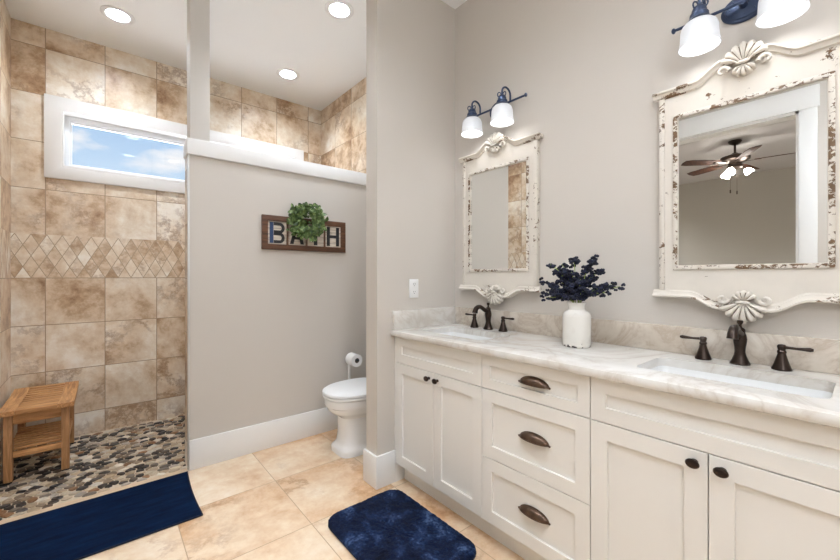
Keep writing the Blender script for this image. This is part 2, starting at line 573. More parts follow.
for i, (px, py) in enumerate(pts):
    poly = [(-.09, -.09), (.09, -.09), (.09, .09), (-.09, .09)]
    gx, gy = int(px // .1), int(py // .1)
    for a in range(-2, 3):
        for c in range(-2, 3):
            for k in grid.get((gx + a, gy + c), ()):
                if k == i: continue
                dx, dy = pts[k][0] - px, pts[k][1] - py
                L = sqrt(dx * dx + dy * dy)
                if L > .18 or L < 1e-6: continue
                lim = L / 2 - .0022; nx, ny = dx / L, dy / L
                out = []
                for q in range(len(poly)):
                    A, Bq = poly[q], poly[(q + 1) % len(poly)]
                    da, db = A[0] * nx + A[1] * ny - lim, Bq[0] * nx + Bq[1] * ny - lim
                    if da <= 0: out.append(A)
                    if da * db < 0:
                        tt = da / (da - db); out.append((A[0] + (Bq[0] - A[0]) * tt, A[1] + (Bq[1] - A[1]) * tt))
                poly = out
                if len(poly) < 3: break
            if len(poly) < 3: break
        if len(poly) < 3: break
    if len(poly) < 3: continue
    for _ in range(3):                                   # round the corners
        np_ = []
        for q in range(len(poly)):
            A, Bq = poly[q], poly[(q + 1) % len(poly)]
            np_ += [(A[0] * .75 + Bq[0] * .25, A[1] * .75 + Bq[1] * .25), (A[0] * .25 + Bq[0] * .75, A[1] * .25 + Bq[1] * .75)]
        poly = np_
    poly = poly[::2]
    w = [(px + a, py + c) for a, c in poly]
    if min(q[0] for q in w) < PX0 or max(q[0] for q in w) > PX1 or min(q[1] for q in w) < PY0 or max(q[1] for q in w) > PY1: continue
    n0 = len(bm.faces)
    t = bmesh.new()
    r0 = [t.verts.new((q[0], q[1], -.005)) for q in w]
    r1 = [t.verts.new((px + a * .97, py + c * .97, 0.0)) for a, c in poly]
    r2 = [t.verts.new((px + a * .82, py + c * .82, .0022)) for a, c in poly]
    for u_, v_ in ((r0, r1), (r1, r2)):
        for q in range(len(u_)):
            t.faces.new((u_[q], u_[(q + 1) % len(u_)], v_[(q + 1) % len(u_)], v_[q]))
    t.faces.new(r2)
    merge(bm, t)
    bm.faces.ensure_lookup_table()
    c = random.choice(pal); kk = random.uniform(.62, .98)
    for f in bm.faces[n0:]:
        for l in f.loops: l[cl] = (c[0] * kk, c[1] * kk, c[2] * kk, 1)
PEB, g, b = newmat('sliced_pebbles')
at = g.new('ShaderNodeVertexColor', layer_name='stone')
nn = g.noise(g.obj_coord(), 45, 5, .6, .6)
g.link(g.mix(.35, at.outputs[0], g.ramp(nn, [(.3, .3), (.7, 1)]), 'SOFT_LIGHT'), b.inputs['Base Color'])
b.inputs['Roughness'].default_value = .38
struct('floor_shower', bm, PEB)

# window in the shower
wr = bpy.data.objects.new('window_1', None); COL.objects.link(wr); wr['kind'] = 'structure'
wr.location = (0, YS, WZ0)
def part(name, bm, m, parent, **kw): return obj(name, bm, m, parent, **kw)
bm = B()
cz0, cz1 = WZ0 - .09 - WZ0, WZ1 + .09 - WZ0
plate(bm, rect(WX0 - .092, WX1 + .09, cz0, cz1), [rect(WX0, WX1, 0, WZ1 - WZ0)], -.02, -.0005, fY, bev=.002)
part('casing', bm, TRIM, wr)
bm = B()
hz = WZ1 - WZ0
plate(bm, rect(WX0 + .0005, WX1 - .0005, .0005, hz - .0005), [rect(WX0 + .012, WX1 - .012, .012, hz - .012)], -.02, .07, fY)
part('jamb', bm, TRIM, wr)
bm = B()
plate(bm, rect(WX0 + .012, WX1 - .012, .012, hz - .012), [rect(WX0 + .042, WX1 - .042, .042, hz - .05)], .07, .13, fY, bev=.003)
plate(bm, rect(WX0 + .038, WX1 - .038, .038, hz - .046), [rect(WX0 + .054, WX1 - .054, .052, hz - .062)], .085, .115, fY, bev=.002)
part('sash', bm, plain('vinyl_sash', (.86, .88, .9), .3), wr)
GL = bpy.data.materials.new('window_glass'); GL.use_nodes = True
g = NG(GL.node_tree); GL.node_tree.nodes.clear()
tr = g.new('ShaderNodeBsdfTransparent'); gs = g.new('ShaderNodeBsdfGlossy'); gs.inputs['Roughness'].default_value = 0
mx = g.new('ShaderNodeMixShader'); mx.inputs[0].default_value = .04
g.link(tr.outputs[0], mx.inputs[1]); g.link(gs.outputs[0], mx.inputs[2])
oo = g.new('ShaderNodeOutputMaterial'); g.link(mx.outputs[0], oo.inputs[0])
bm = B(); box(bm, WX0 + .05, WX1 - .05, .097, .103, .048, hz - .058)
part('glass', bm, GL, wr)

# ------------------------------------------------------------------ recessed ceiling lights: visible ones, then added fill
LENS_FILL = emit('lit_fill_lens', (.88, .95, 1.05), CAN_STRENGTH)  # used by the added fill cans only
LENS_WET = emit('lit_shower_lens', (.88, .95, 1.05), CAN_STRENGTH * 1.35)
LENS_BED_FILL = emit('lit_bedroom_fill_lens', (.95, .97, 1), BED_FILL_STRENGTH)
def can(x, y, label, lens):
    t = thing('recessed_light', label, 'ceiling light', (x, y, H), 0, 'recessed ceiling lights')
    bm = B(); lathe(bm, [(.064, .0005), (.064, -.004), (.070, -.008), (.092, -.007), (.098, -.003), (.098, -.0006), (.066, -.0006)], 40, cap=False)
    obj('trim_ring', bm, PLASTIC, t)
    bm = B(); lathe(bm, [(.064, .0006), (.060, .046), (.064, .046), (.0648, .0006), (.064, .0006)], 40, cap=False)
    obj('baffle', bm, PLASTIC, t)
    bm = B(); lathe(bm, [(0, .040), (.04, .0405), (.0595, .043), (.0595, .0455), (0, .0455)], 32)
    obj('lens', bm, lens, t)
    return t
for (x, y), lab in zip(CANS, ('recessed ceiling light over the shower, left of the white post', 'largest recessed ceiling light, above the toilet by the partition',
                              'small recessed ceiling light over the far right of the shower') + ('added unseen ceiling fill light over the open floor in front of the vanity',) * 5):
    can(x, y, lab, LENS_WET if y > 2 else LENS_FILL)
for x, y in BED_FILL_CANS:
    can(x, y, 'added unseen ceiling fill light in the adjoining bedroom', LENS_BED_FILL)
t = thing('fill_globe', 'added opal fill globe hanging unseen behind the camera', 'ceiling light', (.05, -.65, H))  # added out of view to brighten the whole bathroom
bm = B(); lathe(bm, [(0, -.0005), (.07, -.0005), (.07, -.015), (.03, -.03), (0, -.03)], 28); obj('canopy', bm, PLASTIC, t)
bm = B(); tube(bm, [(0, 0, -.028), (0, 0, -.66)], .008, 10); obj('rod', bm, PLASTIC, t)
bm = B(); ball(bm, (0, 0, -.82), .17, 4); obj('globe', bm, emit('lit_fill_globe', (.88, .95, 1.05), FILL_GLOBE_STRENGTH), t)

# ------------------------------------------------------------------ vanity
XF = 1.327                       # face of doors and drawers
CT = .90                         # counter top height
def shaker(bm, y0, y1, z0, z1, fw, x0=XF):
    plate(bm, rect(y0, y1, z0, z1), [rect(y0 + fw, y1 - fw, z0 + fw, z1 - fw)], x0, x0 + .02, fX, bev=.0016)
    box(bm, x0 + .010, x0 + .018, y0 + fw - .004, y1 - fw + .004, z0 + fw - .004, z1 - fw + .004)

def carcass(y0, y1, left=False, yc=None):
    bm = B()
    if yc is None:
        box(bm, XF + .0205, XW - .001, y0 + .0005, y1 - .0005, .109, .866)
    else:                                            # open above, where the basin hangs
        box(bm, XF + .0205, XW - .001, y0 + .0005, y1 - .0005, .109, .70)
        plate(bm, rect(XF + .0205, XW - .001, y0 + .0005, y1 - .0005), [rect(1.385, 1.80, yc - .30, yc + .30)], .70, .866, fZ)
    if left: box(bm, XF + .002, XW - .001, y1, YP - .0005, .109, .866)
    return bm

def knob_bm():
    bm = B()
    M = Matrix.Rotation(-pi / 2, 4, 'Y')
    lathe(bm, [(.009, 0), (.009, .002), (.0055, .004), (.005, .012), (.009, .016), (.0155, .019), (.0165, .022), (.0145, .026), (.008, .029), (0, .0298)], 24, M, sx=.85, sy=1.1)
    return bm

def pull_bm():
    bm = B()
    a, bb, c = .068, .029, .026
    for off, flip in ((0, 0), (.0022, 1)):
        t = bmesh.new(); rows = []
        for i in range(25):
            u = -1 + 2 * i / 24
            k = max(0.0, 1 - abs(u) ** 2.2) ** .62
            row = []
            for q in range(11):
                th = pi / 2 * q / 10
                row.append(t.verts.new((-(c - off) * k * cos(th) - .001, u * (a - off), (bb - off) * k * sin(th) - .012)))
            rows.append(row)
        for r0, r1 in zip(rows, rows[1:]):
            for q in range(10):
                t.faces.new((r0[q], r0[q + 1], r1[q + 1], r1[q]))
        bmesh.ops.remove_doubles(t, verts=t.verts[:], dist=1e-5)
        merge(bm, t)
    tube(bm, [(-.001 - .027 * max(0, 1 - abs(u) ** 2.2) ** .62, u * .0685, -.012) for u in [-1 + i / 12 for i in range(25)]], .0022, 8)
    tube(bm, [(-.002, u * .0675, -.012 + .0295 * max(0, 1 - abs(u) ** 2.2) ** .62) for u in [-1 + i / 12 for i in range(25)]], .0024, 8)
    for s in (-1, 1):
        ball(bm, (-.004, s * .0695, -.012), .0048, 2, sc=(.8, 1.2, 1))
    return bm

def at(o, x, y, z):
    o.location = (x, y, z); return o

def sink_unit(yc, y0, y1, label, left):
    t = thing('sink_cabinet', label, 'cabinet', (0, 0, 0))
    obj('body', carcass(y0, y1, left, yc), CABINET, t)
    bm = B(); shaker(bm, y0 + .0015, y1 - .0015, .7125, .862, .052); obj('false_front', bm, CABINET, t, angle=12)
    for s in (1, -1):
        ya, yb = (yc + .0013, y1 - .0015) if s > 0 else (y0 + .0015, yc - .0013)
        bm = B(); shaker(bm, ya, yb, .112, .7095, .058); d = obj('door', bm, CABINET, t, angle=12)
        k = obj('knob', knob_bm(), BRONZE, d); at(k, XF, yc + s * .033, .677)
    bm = B(); box(bm, XF + .063, XF + .08, y0 + .0005, y1 - .0005, 0, .109); obj('toe_kick', bm, CABINET, t)
    return t
sink_unit(1.474, 1.1415, 1.8035, 'cream two-door sink cabinet under the left sink, beside the partition wall', True)
sink_unit(.2975, -.0445, .6395, 'cream two-door sink cabinet under the right sink, nearest the camera', False)
t = thing('drawer_cabinet', 'cream three-drawer cabinet between the two sink cabinets', 'cabinet')
obj('body', carcass(.6395, 1.1415), CABINET, t)
for z0, z1, pz in ((.7125, .862, .793), (.404, .7095, .566), (.112, .401, .264)):
    bm = B(); shaker(bm, .6410, 1.1400, z0, z1, .056 if z1 - z0 > .2 else .045); d = obj('drawer', bm, CABINET, t, angle=12)
    at(obj('cup_pull', pull_bm(), BRONZE_L, d), XF + (.001 if 0 else .010), .873, pz)
bm = B(); box(bm, XF + .063, XF + .08, .64, 1.141, 0, .109); obj('toe_kick', bm, CABINET, t)

# countertop with two sink cut-outs
XC = 1.297
SINKS = (1.474, .300)
SX0, SX1, SW = 1.435, 1.695, .235
bm = B()
holes = [rrect(SX0, SX1, yc - SW, yc + SW, .03) for yc in SINKS]
plate(bm, rect(XC, XW - .0005, -.06, YP - .0005), holes, CT - .033, CT, fZ, bev=.009, bevsel=lambda e: all(abs(v.co.x - XC) < 1e-4 for v in e.verts) and abs(e.verts[0].co.z - e.verts[1].co.z) < 1e-4)
tag(obj('countertop', bm, MARBLE), 'long white quartzite countertop with two sink cutouts', 'countertop')
bm = B(); box(bm, XW - .0205, XW - .0005, -.06, YP - .0215, CT + .0003, 1.012, .002)
tag(obj('backsplash', bm, SPLASH), 'long stone backsplash strip behind both faucets', 'backsplash')
bm = B(); box(bm, 1.308, XW - .0005, YP - .021, YP - .0005, CT + .0003, 1.012, .002)
tag(obj('backsplash', bm, MARBLE), 'short pale stone side splash against the partition wall', 'backsplash')

for yc, lab in zip(SINKS, ('white undermount sink at the far left of the counter', 'white undermount sink at the near right of the counter')):
    t = thing('sink', lab, 'sink', (0, yc, CT - .033), 0, 'undermount sinks')
    bm = B()
    def ring(x0, x1, w, r, z): return [(a, b_, z) for a, b_ in rrect(x0, x1, -w, w, r, 6)]
    x0, x1 = SX0, SX1
    loft(bm, [ring(x0 - .02, x1 + .02, SW + .02, .04, -.0005), ring(x0 + .001, x1 - .001, SW - .001, .03, -.0005), ring(x0 + .008, x1 - .008, SW - .008, .035, -.06),
              ring(x0 + .025, x1 - .025, SW - .025, .05, -.12), ring(x0 + .06, x1 - .06, SW - .06, .05, -.135), ring(x0 + .115, x1 - .115, .015, .014, -.138)], cap0=False)
    loft(bm, [ring(x0 - .02, x1 + .02, SW + .02, .04, -.0005), ring(x0 - .012, x1 + .012, SW + .012, .04, -.06), ring(x0 + .01, x1 - .01, SW - .01, .05, -.14), ring(x0 + .1, x1 - .1, .05, .02, -.15)], cap0=False)
    obj('basin', bm, PORC, t)
    bm = B(); lathe(bm, [(0, -.1345), (.018, -.1345), (.022, -.136), (.022, -.1375)], 24, Matrix.Translation(((x0 + x1) / 2, 0, 0)))
    obj('drain', bm, BRONZE, t)

# faucets
def faucet(y, label):
    t = thing('faucet', label, 'faucet', (1.772, y, CT + .0003), 0, 'widespread bronze faucets')
    bm = B()
    lathe(bm, [(0, 0), (.029, 0), (.030, .004), (.028, .008), (.024, .016), (.018, .032), (.0155, .045), (.0165, .062), (.0195, .080), (.0205, .092), (.018, .106), (.0145, .116), (.0155, .120), (.0155, .126), (.012, .130), (.006, .134), (.0045, .142), (.0085, .149), (.0095, .154), (.0075, .159), (0, .160)], 28)
    obj('spout_body', bm, BRONZE, t)
    bm = B()
    P = [(0, 0, .108), (-.020, 0, .112), (-.04, 0, .121), (-.058, 0, .132), (-.076, 0, .139), (-.094, 0, .138), (-.108, 0, .130), (-.116, 0, .118), (-.119, 0, .104)]
    tube(bm, P, [.014, .0135, .0125, .012, .0125, .0135, .0145, .0155, .017], 14)
    obj('spout', bm, BRONZE, t)
    for s in (1, -1):
        bm = B()
        M = Matrix.Translation((0, s * .110, 0))
        lathe(bm, [(0, 0), (.026, 0), (.027, .004), (.0245, .010), (.020, .022), (.014, .042), (.0105, .056), (.0125, .059), (.0125, .063), (.0095, .067), (.011, .074), (.0125, .080), (.009, .086), (0, .088)], 24, M)
        h = obj('handle', bm, BRONZE, t)
        bm = B()
        y0 = s * .110
        tube(bm, [(0, y0 + s * d, z) for d, z in ((.004, .077), (.016, .077), (.035, .0765), (.056, .077), (.068, .0775), (.076, .0775))], [.0062, .005, .0046, .0062, .0075, .0045], 12)
        obj('lever', bm, BRONZE, h)
    return t
f0 = faucet(SINKS[0], 'oil-rubbed bronze faucet with two levers behind the far left sink')
dup(f0, (1.772, .303, CT + .0003), 'oil-rubbed bronze faucet with two levers behind the near right sink')

# ------------------------------------------------------------------ mirrors
D_LIGHT = distressed('distressed_white_panel', .10, sc=1.5)
D_HEAVY = distressed('distressed_white_edge', .50, sc=3.0)
D_MID = distressed('distressed_white_molding', .24, sc=2.6)
D_CORN = distressed('distressed_white_cornice', .36, sc=1.5)
D_ORN = distressed('distressed_white_carving', .10, sc=1.5)

D_GROOVE = distressed('distressed_white_groove', .66, edge=(.30, .22, .15), sc=2.5)

def smooth(t): return t * t * (3 - 2 * t)

def cornice(side):          # height of the molding above its ends: flat, then an ogee up to the shell
    def f(y):
        a = abs(y)
        p, q = (.150, .062) if side > 0 else (.172, .072)
        if a > p: return 0.0
        if a < q: return .047
        return .047 * smooth((p - a) / (p - q))
    return f

def shell(bm, zc, up, R=1.0):
    """fluted palmette rising from zc, opening up (1) or down (-1), with a collar and a small fan below"""
    def fan(r0, r1, half, n, x0, xd, flute, dirn, zb, wide, curl):
        t = bmesh.new(); rows = []
        NT, NR = n * 12, 14
        for i in range(NT + 1):
            k = i / NT; an = -half + 2 * half * k
            lobe = abs(sin(pi * n * k))
            edge = r1 * (.86 + .14 * cos(an)) * (.86 + .14 * lobe ** .6)
            row = []
            for q in range(NR + 1):
                f = q / NR
                r = r0 + (edge - r0) * f
                x = x0 - xd * sin(pi * (.15 + .62 * f)) - flute * (lobe ** .7) * smooth(min(1, f * 2.2))
                if f > .86: x = x + (x - x0) * -.55 * ((f - .86) / .14) ** 2
                bend = curl * f * f * math.copysign(1, an) * abs(sin(an))
                row.append((x, r * sin(an) * wide + bend, zb + dirn * (r * cos(an) - abs(bend) * .5)))
            row.append((-.0272, row[-1][1], row[-1][2]))
            row = [(-.0272, row[0][1], row[0][2])] + row
            rows.append([t.verts.new(p) for p in row])
        groove = bmesh.new()
        gm = {}
        for i_, (a_, b_) in enumerate(zip(rows, rows[1:])):
            for q in range(len(a_) - 1):
                lb = abs(sin(pi * n * (i_ + .5) / NT))
                if lb < .28 and 3 < q < NR:
                    vs = [gm.setdefault(v, None) or gm.__setitem__(v, groove.verts.new(v.co)) or gm[v] for v in (a_[q], a_[q + 1], b_[q + 1], b_[q])]
                    groove.faces.new(vs)
                else:
                    t.faces.new((a_[q], a_[q + 1], b_[q + 1], b_[q]))
        merge(bm, t); merge(bm, groove, 1)
    fan(.006 * R, .080 * R, radians(70), 7, -.034, .016, .011, up, zc, .88, .008)
    fan(.004 * R, .042 * R, radians(66), 5, -.036, .012, .007, -up, zc + up * .004, 1.0, .0)
    tube(bm, [(-.056 + 4 * y * y, y, zc + up * (.004 + 5 * y * y)) for y in (-.02, -.014, -.007, 0, .007, .014, .02)], [.003, .005, .006, .0065, .006, .005, .003], 10)
    for s in (-1, 1):        # scrolls that roll in against the shell
        P = []
        for q in range(18):
            th = q / 17 * 1.6 * pi
            r = .019 * (1 - .66 * q / 17)
            P.append((-.044, s * (.041 + .019 - r * cos(th)), zc - up * (.006 - r * sin(th))))
        tube(bm, P, [.008 - .003 * q / 17 for q in range(18)], 8)

def mirror(y, label):
    t = thing('wall_mirror', label, 'mirror', (XW, y, 0), 0, 'distressed white wall mirrors')
    hw = .273
    z0, z1 = 1.152, 1.975
    oy0, oz0, oz1 = .211, 1.262, 1.868
    ft, fb = cornice(1), cornice(-1)
    N = 40
    ys = [-hw + 2 * hw * i / N for i in range(N + 1)]
    outer = [(y_, z0 - fb(y_) * .9) for y_ in ys] + [(y_, z1 + ft(y_)) for y_ in reversed(ys)]
    bm = B()
    plate(bm, outer, [rect(-oy0, oy0, oz0, oz1)], -.026, -.0005, fX)
    obj('panel', bm, D_LIGHT, t, angle=25)
    for s in (-1, 1):                               # raised outer stiles
        bm = B()
        a, b_ = sorted((s * hw, s * (hw - .016)))
        box(bm, -.032, -.0262, a, b_, z0 + .01, z1 - .01, .002)
        a, b_ = sorted((s * (hw + .004), s * (hw + .0002)))
        box(bm, -.030, -.0005, a, b_, z0 + .01, z1 - .01, .001)
        obj('outer_stile', bm, D_MID, t)
    bm = B()                                        # bead around the glass
    plate(bm, rect(-oy0 - .016, oy0 + .016, oz0 - .016, oz1 + .016), [rect(-oy0, oy0, oz0, oz1)], -.0335, -.0262, fX, bev=.003)
    obj('inner_bead', bm, D_HEAVY, t)
    bm = B()
    plate(bm, rect(-oy0, oy0, oz0, oz1), [rect(-oy0 + .002, oy0 - .002, oz0 + .002, oz1 - .002)], -.026, -.0228, fX)
    obj('inner_edge', bm, D_ORN, t)
    for nm, zb, f, up in (('cornice', z1, ft, 1), ('bottom_molding', z0, lambda y_: -fb(y_) * .9, -1)):
        bm = B()
        w = .298
        rows = []
        M_ = 56
        for i in range(M_ + 1):
            y_ = -w + 2 * w * i / M_
            zz = zb + f(max(-hw, min(hw, y_)))
            u = up
            prof = [(-.0005, zz + u * .020), (-.044, zz + u * .020), (-.048, zz + u * .017), (-.048, zz + u * .011), (-.041, zz + u * .007), (-.037, zz), (-.036, zz - u * .006), (-.029, zz - u * .008), (-.0268, zz - u * .012), (-.0268, zz), (-.0005, zz)]
            rows.append([(x_, y_, z_) for x_, z_ in prof])
        loft(bm, rows)
        obj(nm, bm, D_CORN, t, angle=30)
    bm = B(); shell(bm, 1.997, 1, 1.05); obj('shell_carving', bm, [D_ORN, D_GROOVE], t, angle=60)
    bm = B(); shell(bm, 1.128, -1, 1.02); obj('shell_carving', bm, [D_ORN, D_GROOVE], t, angle=60)
    bm = B(); box(bm, -.0225, -.018, -oy0 + .0015, oy0 - .0015, oz0 + .0015, oz1 - .0015)
    obj('mirror_glass', bm, MIRROR, t)
    return t
m0 = mirror(1.444, 'distressed white carved mirror above the left sink')
dup(m0, (XW, .298, 0), 'distressed white carved mirror above the right sink, reflecting the ceiling fan')

# ------------------------------------------------------------------ vanity lights
BULB = emit('lit_bulb', (.96, .98, 1), BULB_STRENGTH)
SHADE, g, b = newmat('frosted_glass_shade')
b.inputs['Base Color'].default_value = (.5, .51, .53, 1)
b.inputs['Roughness'].default_value = .35
b.inputs['Transmission Weight'].default_value = .0
b.inputs['Emission Color'].default_value = (.97, .98, 1, 1)
lw = g.new('ShaderNodeTexCoord').outputs['Object']
lz = g.sep(lw)[2]
g.link(g.math('MULTIPLY', g.ramp(g.math('ADD', g.math('MULTIPLY', lz, 7.5), 1.0), [(.1, 1), (.55, .75), (.95, .22)]), SHADE_STRENGTH * .4), b.inputs['Emission Strength'])

def sconce(y, label):
    t = thing('vanity_light', label, 'wall light', (XW, y, 2.225), 0, 'two-shade vanity lights')
    bm = B()
    M = Matrix.Rotation(-pi / 2, 4, 'Y')
    lathe(bm, [(0, 0), (.062, 0), (.064, .004), (.060, .010), (.052, .013), (.050, .017), (.044, .020), (0, .021)], 36, M, sx=.85, sy=1.12)
    for q in range(8):
        a = 2 * pi * q / 8
        ball(bm, (-.019, cos(a) * .038 * 1.12, sin(a) * .038 * .85), .0042, 1)
    obj('backplate', bm, IRON, t)
    bm = B()
    tube(bm, [(-.045, -.215, 0), (-.045, .215, 0)], .0058, 12)
    for s in (-1, 1):
        ball(bm, (-.045, s * .218, 0), .0115, 2, sc=(1, .7, 1))
    tube(bm, [(-.018, 0, 0), (-.047, 0, 0)], [.013, .009], 14)
    obj('bar', bm, IRON, t)
    for s in (-1, 1):
        yy_ = s * .113
        bm = B()                                     # gooseneck from the bar over into the socket
        P = [(-.045, 0, 0), (-.045, 0, .030)]
        for q in range(13):
            th = pi * q / 12
            P.append((-.0825 + .0375 * cos(th), 0, .034 + .034 * sin(th)))
        P += [(-.12, 0, .02), (-.12, 0, .004)]
        P = [(p[0], yy_, p[2]) for p in P]
        tube(bm, P, .0055, 10)
        obj('arm', bm, IRON, t)
        Mx = Matrix.Translation((-.12, yy_, 0))
        bm = B()
        lathe(bm, [(0, .012), (.014, .012), (.020, .006), (.0235, -.004), (.0245, -.014), (.030, -.019), (.031, -.034), (.037, -.040), (.041, -.046), (.0, -.046)], 24, Mx)
        for q in range(3):
            a = 2 * pi * q / 3 + .5
            cx_, cy_ = -.12 + .016 * cos(a), yy_ + .016 * sin(a)
            tube(bm, [(cx_ + .011 * cos(w) * cos(a), cy_ + .011 * cos(w) * sin(a), .014 + .013 * sin(w)) for w in [2 * pi * k / 12 for k in range(13)]], .003, 6)
        obj('socket', bm, IRON, t)
        bm = B()
        Mz = Matrix.Rotation(0, 4, 'Z')
        prof = [(.031, -.0465), (.044, -.050), (.054, -.060), (.059, -.075), (.060, -.095), (.061, -.115), (.064, -.132), (.066, -.142)]
        lathe(bm, prof + [(.063, -.142), (.061, -.131), (.058, -.115), (.057, -.095), (.056, -.077), (.051, -.063), (.042, -.054), (.029, -.0505)], 40, cap=False)
        ball(bm, (0, 0, 0), .0001, 1)
        sh = obj('shade', bm, SHADE, t); sh.location = (-.12, yy_, 0)
        bm = B()
        lathe(bm, [(.012, -.055), (.016, -.068), (.027, -.088), (.030, -.102), (.026, -.118), (.014, -.128), (0, -.131)], 24)
        bl = obj('bulb', bm, BULB, t); bl.location = (-.12, yy_, 0)
    return t
s0 = sconce(1.444, 'dark iron two-shade light above the left mirror')
dup(s0, (XW, .300, 2.225), 'dark iron two-shade light above the right mirror, cut by the frame top')

# ------------------------------------------------------------------ outlet
t = thing('wall_outlet', 'white wall outlet on the partition wall beside the left mirror', 'outlet', (1.475, YP, 1.143))
bm = B(); box(bm, -.036, .036, -.006, -.0005, -.058, .058, .0025); obj('cover_plate', bm, PLASTIC, t)
for z in (.024, -.024):
    bm = B(); plate(bm, [(a * 1.0, b_ + z) for a, b_ in rrect(-.017, .017, -.0145, .0145, .011)], [], -.0078, -.0061, fY)
    r = obj('receptacle', bm, PLASTIC, t)
    bm = B()
    for x_ in (-.0065, .0065): box(bm, x_ - .0012, x_ + .0012, -.0083, -.0076, z, z + .008)
    box(bm, -.0022, .0022, -.0083, -.0076, z - .009, z - .0045)
    obj('slot', bm, DARK, r)

# ------------------------------------------------------------------ BATH sign and wreath
SWOOD = wood('dark_stained_wood', lin(58, 36, 24), lin(112, 74, 48), 0, .55)
PLANKM, g, b = newmat('whitewashed_plank')
sp_ = g.sep(g.obj_coord())
ln = g.math('FRACT', g.math('MULTIPLY', g.math('ADD', sp_[2], 5), 1 / .043))
nn = g.noise(g.comb(g.math('MULTIPLY', sp_[0], 8), 0, g.math('MULTIPLY', sp_[2], 60)), 1, 4, .6)
g.link(g.mix(g.math('LESS_THAN', ln, .06), g.ramp(nn, [(.3, lin(176, 160, 142)), (.6, lin(218, 208, 194))]), c4(lin(120, 104, 88))), b.inputs['Base Color'])
b.inputs['Roughness'].default_value = .7
INK = plain('charcoal_letter', (.012, .011, .012), .6)
BLUE = plain('blue_letter_edge', (.03, .06, .14), .5)
sx0, sx1, sz0, sz1 = -.326, .326, -.122, .122
t = thing('bath_sign', 'dark wood framed sign reading BATH on the half wall', 'sign', (1.176, YQ, 1.530))
n_ = 4; fw = .040; mw = .012
iw = (sx1 - sx0 - 2 * fw - 3 * mw) / 4
cells = [(sx0 + fw + i * (iw + mw), sx0 + fw + i * (iw + mw) + iw) for i in range(4)]
bm = B(); plate(bm, rect(sx0, sx1, sz0, sz1), [rect(a, c, sz0 + fw, sz1 - fw) for a, c in cells], -.024, -.004, fY, bev=.002)
obj('frame', bm, SWOOD, t)
def strokes_bm(letter, cx0, cx1, z0, z1):
    bm = B(); w = cx1 - cx0; st = .026; y0, y1 = -.0155, -.0121
    if letter == 'B':
        box(bm, cx0, cx0 + st, y0, y1, z0, z1, mi=1)
        hm = (z0 + z1) / 2
        for za, zb, rx in ((hm - .003, z1, w), (z0, hm + .003, w)):
            h = zb - za; r = h / 2; cxx = cx0 + rx - r * .9
            outer, inner = [(cx0 + st + .003, za)], [(cx0 + st + .003, zb - .021)]
            for q in range(13):
                th = -pi / 2 + pi * q / 12
                outer.append((cxx + r * .9 * cos(th), (za + zb) / 2 + r * sin(th)))
            outer.append((cx0 + st + .003, zb))
            for q in range(13):
                th = pi / 2 - pi * q / 12
                inner.append((cxx + (r - .021) * .8 * cos(th), (za + zb) / 2 + (r - .021) * sin(th)))
            inner.append((cx0 + st + .003, za + .021))
            plate(bm, outer + inner, [], y0, y1, fY)
    elif letter == 'A':
        c = (cx0 + cx1) / 2
        plate(bm, [(cx0, z0), (cx0 + .026, z0), (c + .008, z1), (c - .014, z1)], [], y0, y1, fY)
        plate(bm, [(cx1, z0), (cx1 - .026, z0), (c - .008, z1), (c + .014, z1)], [], y0, y1, fY)
        box(bm, cx0 + .022, cx1 - .022, y0 - .0003, y1, z0 + .035, z0 + .053)
    elif letter == 'T':
        box(bm, cx0, cx1, y0, y1, z1 - .026, z1); c = (cx0 + cx1) / 2
        box(bm, c - .014, c + .014, y0 - .0003, y1, z0, z1 - .024)
    else:
        box(bm, cx0, cx0 + st, y0, y1, z0, z1); box(bm, cx1 - st, cx1, y0, y1, z0, z1)
        hm = (z0 + z1) / 2
        box(bm, cx0 + st - .002, cx1 - st + .002, y0 - .0003, y1, hm - .012, hm + .012)
    return bm
for (a, c), L in zip(cells, 'BATH'):
    bm = B(); box(bm, a - .002, c + .002, -.012, -.002, sz0 + fw - .002, sz1 - fw + .002); p = obj('panel', bm, PLANKM, t)
    obj('letter', strokes_bm(L, a + .014, c - .014, sz0 + fw + .008, sz1 - fw - .008), [INK, BLUE], p)['label'] = 'black letter %s%s' % (L, ' with blue stem' if L == 'B' else '')

random.seed(11)
LEAF, g, b = newmat('green_leaf')
f = g.noise(g.obj_coord(), 34, 3, .6)
g.link(g.ramp(f, [(.32, lin(34, 52, 22)), (.47, lin(70, 96, 44)), (.58, lin(108, 132, 72)), (.7, lin(168, 186, 130))]), b.inputs['Base Color'])
b.inputs['Roughness'].default_value = .5
def leaf(bm, p, d, n, L, w, mi=0):
    d = d.normalized(); s = d.cross(n)
    if s.length < 1e-3: s = d.cross(Vector((0.3, .2, 1)))
    s.normalize(); nn_ = s.cross(d)
    t = bmesh.new()
    prof = ((0, 0.05), (.25, .8), (.55, 1), (.85, .6), (1, 0.02))
    L_, C_, R_ = [], [], []
    for k, ww in prof:
        c = p + d * (L * k) + nn_ * (L * .25 * k * k * -1)
        L_.append(t.verts.new(c + s * ww * w + nn_ * w * .3 * ww)); C_.append(t.verts.new(c)); R_.append(t.verts.new(c - s * ww * w + nn_ * w * .3 * ww))
    for q in range(4):
        t.faces.new((L_[q], L_[q + 1], C_[q + 1], C_[q])); t.faces.new((C_[q], C_[q + 1], R_[q + 1], R_[q]))
    merge(bm, t, mi)
t = thing('leaf_wreath', 'small round green leaf wreath hanging over the BATH sign', 'wreath', (1.166, YQ - .024, 1.626))
bm = B(); bw = B()
for q in range(1):
    for k_ in range(3):
        ph = k_ * 2.1
        tube(bw, [((.088 + .008 * cos(5 * a + ph)) * cos(a), -.030 + .008 * sin(5 * a + ph), (.088 + .008 * cos(5 * a + ph)) * sin(a)) for a in [2 * pi * i / 60 for i in range(61)]], .004, 6)
